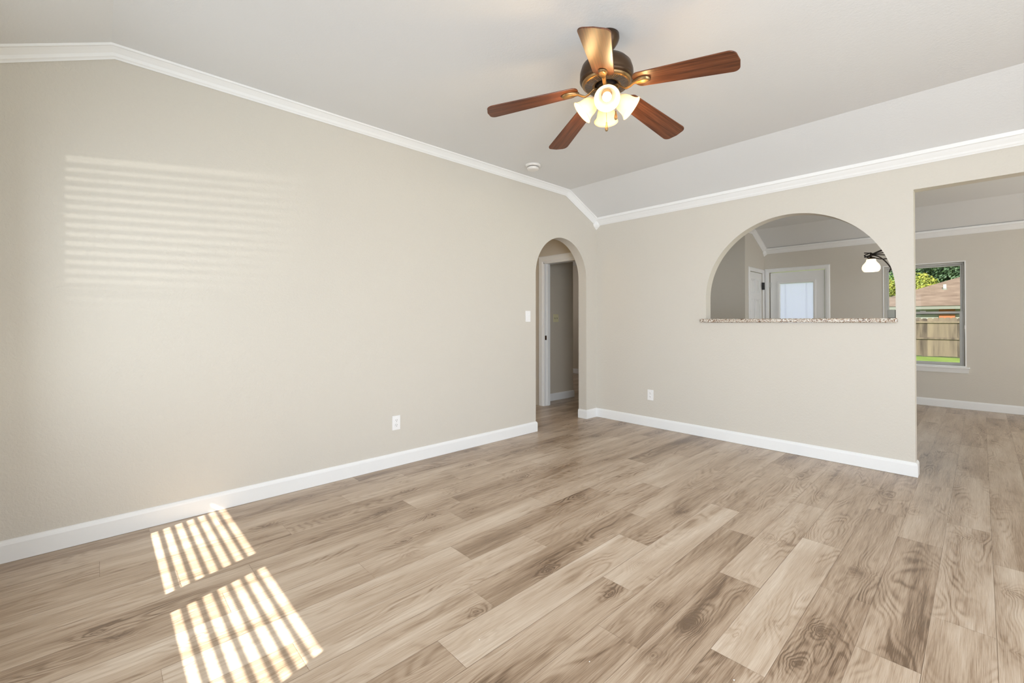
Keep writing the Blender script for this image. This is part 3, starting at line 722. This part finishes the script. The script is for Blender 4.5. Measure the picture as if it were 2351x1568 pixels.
# ------------------------------------------------------------------ dining chandelier
CX, CY = -.630, 6.018
ch = empty('chandelier', (CX, CY, 2.64), 'dark iron chandelier with lit white glass shades seen through the pass-through arch', 'chandelier')
ch.location = (CX, CY, ZC)
bm = bmesh.new(); lathe(bm, [(0, Z(2.675)), (.06, Z(2.675)), (.062, Z(2.655)), (.02, Z(2.635)), (.006, Z(2.63)), (.006, Z(1.95)), (.018, Z(1.94)), (.022, Z(1.80)), (.010, Z(1.74)), (0, Z(1.73))], 20); build('stem', bm, 'iron', ch, smooth=True)
for ang, dz, lit in ((186, 0, 1), (66, 0, 0), (306, 0, 0)):
    d = Vector((math.cos(R(ang)), math.sin(R(ang)), 0)); n_ = Vector((-d.y, d.x, 0)); L_ = .17
    ab = bmesh.new()
    for k, (off, zz, zs) in enumerate(((-.05, .012, .085), (.05, -.004, .050), (-.02, -.012, .020), (.035, .008, -.03), (0, -.018, -.06))):
        pts = []
        for i in range(13):
            u = i / 12; r_ = .012 + (L_ + .045) * u; w_ = (L_ - r_) / L_
            pts.append(d * r_ + n_ * off * w_ * 1.3 + Vector((0, 0, Z(1.885 + dz) + zs * w_ + (zz if w_ < 0 else 0) * 1.6 - .03 * math.sin(math.pi * u) * (k == 4))))
        tube(ab, pts, .0052, 8)
    # sweeping lower scroll
    pts = []
    for i in range(15):
        u = i / 14; pts.append(d * (L_ * (1 - u) - .01 * u) + n_ * (.02 * u) + Vector((0, 0, Z(1.875 + dz) - .19 * u ** 2.1)))
    tube(ab, pts, .006, 8)
    tube(ab, [d * L_ + Vector((0, 0, Z(1.90 + dz))), d * L_ + Vector((0, 0, Z(1.845 + dz)))], [.012, .006], 8)
    build('arm', ab, 'iron', ch, smooth=True)
    cb = bmesh.new(); lathe(cb, [(0, Z(1.862 + dz)), (.010, Z(1.86 + dz)), (.018, Z(1.848 + dz)), (.036, Z(1.836 + dz)), (.037, Z(1.832 + dz)), (0, Z(1.832 + dz))], 24, Matrix.Translation(d * L_)); cap = build('shade_cap', cb, 'bronze', ch, smooth=True)
    prof = [(.040, Z(1.834 + dz)), (.042, Z(1.815 + dz)), (.052, Z(1.798 + dz)), (.070, Z(1.775 + dz)), (.0785, Z(1.752 + dz)), (.078, Z(1.728 + dz)), (.068, Z(1.708 + dz)), (.060, Z(1.701 + dz))]
    gb = bmesh.new(); lathe(gb, prof + [(r_ - .003, z_) for r_, z_ in reversed(prof)], 36, Matrix.Translation(d * L_)); build('lamp_shade', gb, 'shade_cool', ch, smooth=True)
    bb = bmesh.new(); lathe(bb, [(0, Z(1.825 + dz)), (.013, Z(1.825 + dz)), (.014, Z(1.80 + dz)), (.026, Z(1.775 + dz)), (.029, Z(1.76 + dz)), (.02, Z(1.742 + dz)), (0, Z(1.735 + dz))], 20, Matrix.Translation(d * L_)); build('light_bulb', bb, 'bulb', ch, smooth=True)
    lamp('chandelier_bulb', 'POINT', Vector((CX, CY, 0)) + d * L_ + Vector((0, 0, 1.76 + dz)), 2.0, (1, .9, .75), shadow_soft_size=.03)

# ------------------------------------------------------------------ specks on the floor
for i, (x, y, lab) in enumerate(((-1.27, 1.03, 'tiny white crumb on the pale plank near the front centre of the floor'), (-.93, 1.24, 'tiny white speck on a brown plank right of the larger crumb'), (-.56, 1.52, 'white scuff crumb on the dark plank end at the bottom right'))):
    bm = bmesh.new(); bmesh.ops.create_icosphere(bm, subdivisions=1, radius=.0022)
    for v in bm.verts: v.co = Vector((v.co.x * random.uniform(.6, 1.3), v.co.y * random.uniform(.8, 1.6), v.co.z * .6 + .0012))
    o = build('crumb', bm, 'crumb'); o.location = (x, y, 0); tag(o, lab, 'crumb')

# ------------------------------------------------------------------ outdoors beyond the dining window
GZ = -0.55
lawn = bx('lawn', (-40, 40, YFAR + .2, 31, GZ - .2, GZ), 'grass'); tag(lawn, 'strip of bright green lawn outside the dining window', 'lawn', kind='stuff')
S(bx('ground', (-60, 60, 31, 130, GZ - .2, GZ), 'grass'))
S(bx('ground', (-40, 40, -30, YN - .2, GZ - .2, GZ), 'housewall'))
# fence across the view
FY = 29.5
fn = empty('wood_fence', (-1, FY, GZ + .03), 'weathered grey wood picket fence with dog-ear tops behind the lawn', 'fence')
bm = bmesh.new(); w_ = .205; h_ = 1.86
pts = [(-w_ / 2, 0), (w_ / 2, 0), (w_ / 2, h_ - .05), (w_ * .3, h_), (-w_ * .3, h_), (-w_ / 2, h_ - .05)]
a_ = [bm.verts.new((x, 0, z)) for x, z in pts]; b_ = [bm.verts.new((x, .02, z)) for x, z in pts]
bm.faces.new(a_); bm.faces.new(list(reversed(b_)))
for i in range(6): j = (i + 1) % 6; bm.faces.new((a_[i], b_[i], b_[j], a_[j]))
pk = build('picket', bm, 'fence', fn); pk.location = (-4.4, 0, 0)
for i in range(1, 46):
    p2 = pk.copy(); link(p2, fn); p2.location = (-4.4 + i * .2055, 0, random.uniform(-.015, .03))
for z in (.83, 1.62):
    bx('rail', (-4.6, 5.5, -.05, -.002, z, z + .09), 'fence', fn)
# house
HYY = 36.0
hs_ = empty('neighbour_house', (0, HYY, GZ), 'neighbouring house with a brown shingled hip roof beyond the fence', 'house')
HXC, EV, PT, DP, HL = -5.6, 2.65, .42, 12.0, 24.0     # eave corner, eave height, pitch, depth, length
bm = bmesh.new(); box(bm, HXC + .6, HXC + HL - .6, .6, DP - .6, 0, EV - .12); build('wall', bm, 'housewall', hs_)
bx('brick_wall', (-1.72, -1.04, .5, .6, 0, EV - .2), 'brick', hs_)
bx('fascia', (HXC, HXC + HL, .0, .04, EV - .20, EV - .01), 'fascia', hs_)
bm = bmesh.new()
ev = [bm.verts.new(p) for p in ((HXC, -.04, EV), (HXC + HL, -.04, EV), (HXC + HL, DP, EV), (HXC, DP, EV))]
rv = [bm.verts.new((HXC + DP / 2, DP / 2, EV + PT * DP / 2)), bm.verts.new((HXC + HL - DP / 2, DP / 2, EV + PT * DP / 2))]
bm.faces.new((ev[0], ev[1], rv[1], rv[0])); bm.faces.new((ev[1], ev[2], rv[1])); bm.faces.new((ev[2], ev[3], rv[0], rv[1])); bm.faces.new((ev[3], ev[0], rv[0])); bm.faces.new(ev)
build('roof', bm, 'roof', hs_)
bm = bmesh.new(); lathe(bm, [(0, -.1), (.075, -.1), (.075, .30), (0, .30)], 12); vp = build('vent_pipe', bm, 'pipe', hs_); vp.location = (-1.55, 2.6, EV + PT * 2.6)
bm = bmesh.new(); lathe(bm, [(0, -.1), (.16, -.1), (.10, .06), (0, .06)], 12); fl = build('flashing', bm, 'fascia', hs_); fl.location = (-1.55, 2.6, EV + PT * 2.6)

def tree(name, loc, rad, mat, n, label, size):
    t = empty(name, loc, label, 'tree', 'trees behind the neighbouring house')
    rnd = random.Random(int(loc[0] * 10 + 500))
    cl = [(Vector((rnd.gauss(0, .42), rnd.gauss(0, .35), rnd.gauss(0, .33))) * rad, rad * rnd.uniform(.28, .5)) for _ in range(18)]
    V, F = [], []
    for i in range(n):
        c0, cr = rnd.choice(cl); d = Vector((rnd.gauss(0, 1), rnd.gauss(0, 1), rnd.gauss(0, 1))).normalized()
        p = c0 + d * cr * rnd.uniform(.75, 1.05) + Vector((0, 0, rad * 1.25)); p.z = max(p.z, .6)
        nn = (d + Vector((rnd.gauss(0, .5), rnd.gauss(0, .5), rnd.gauss(0, .5)))).normalized()
        a = nn.orthogonal().normalized(); b = nn.cross(a); s = size * rnd.uniform(.6, 1.3); k = len(V)
        V += [p - a * s, p - b * s * .55, p + a * s, p + b * s * .55]; F.append((k, k + 1, k + 2, k + 3))
    me = bpy.data.meshes.new('crown'); me.from_pydata(V, [], F); me.materials.append(M[mat]); o = bpy.data.objects.new('crown', me); link(o, t)
    bm = bmesh.new(); tube(bm, [(0, 0, 0), (.1, 0, rad * .5), (0, .1, rad * 1.2)], [.3, .24, .12], 10)
    for k in range(5):
        an = k * 1.3; tube(bm, [(0, 0, rad * (.5 + .1 * k)), (math.cos(an) * rad * .5, math.sin(an) * rad * .5, rad * (.95 + .12 * k))], [.12, .04], 6)
    build('trunk', bm, 'bark', t, smooth=True)
tree('broadleaf_tree', (-4.9, 53.5, GZ), 3.2, 'leaf_yellow', 16000, 'yellow-green tree at the left, over the low end of the roof', .12)
tree('broadleaf_tree', (-2.6, 76, GZ), 5.6, 'leaf_dark', 20000, 'dark green tree rising above the roof behind the yellow-green one', .17)
tree('broadleaf_tree', (-8.9, 63, GZ), 3.7, 'leaf_mid', 14000, 'mid green tree seen through the arch at the far left of the roof', .14)
tree('broadleaf_tree', (3.5, 95, GZ), 8.0, 'leaf_dark', 16000, 'dark green tree standing farthest away at the right behind the roof', .2)
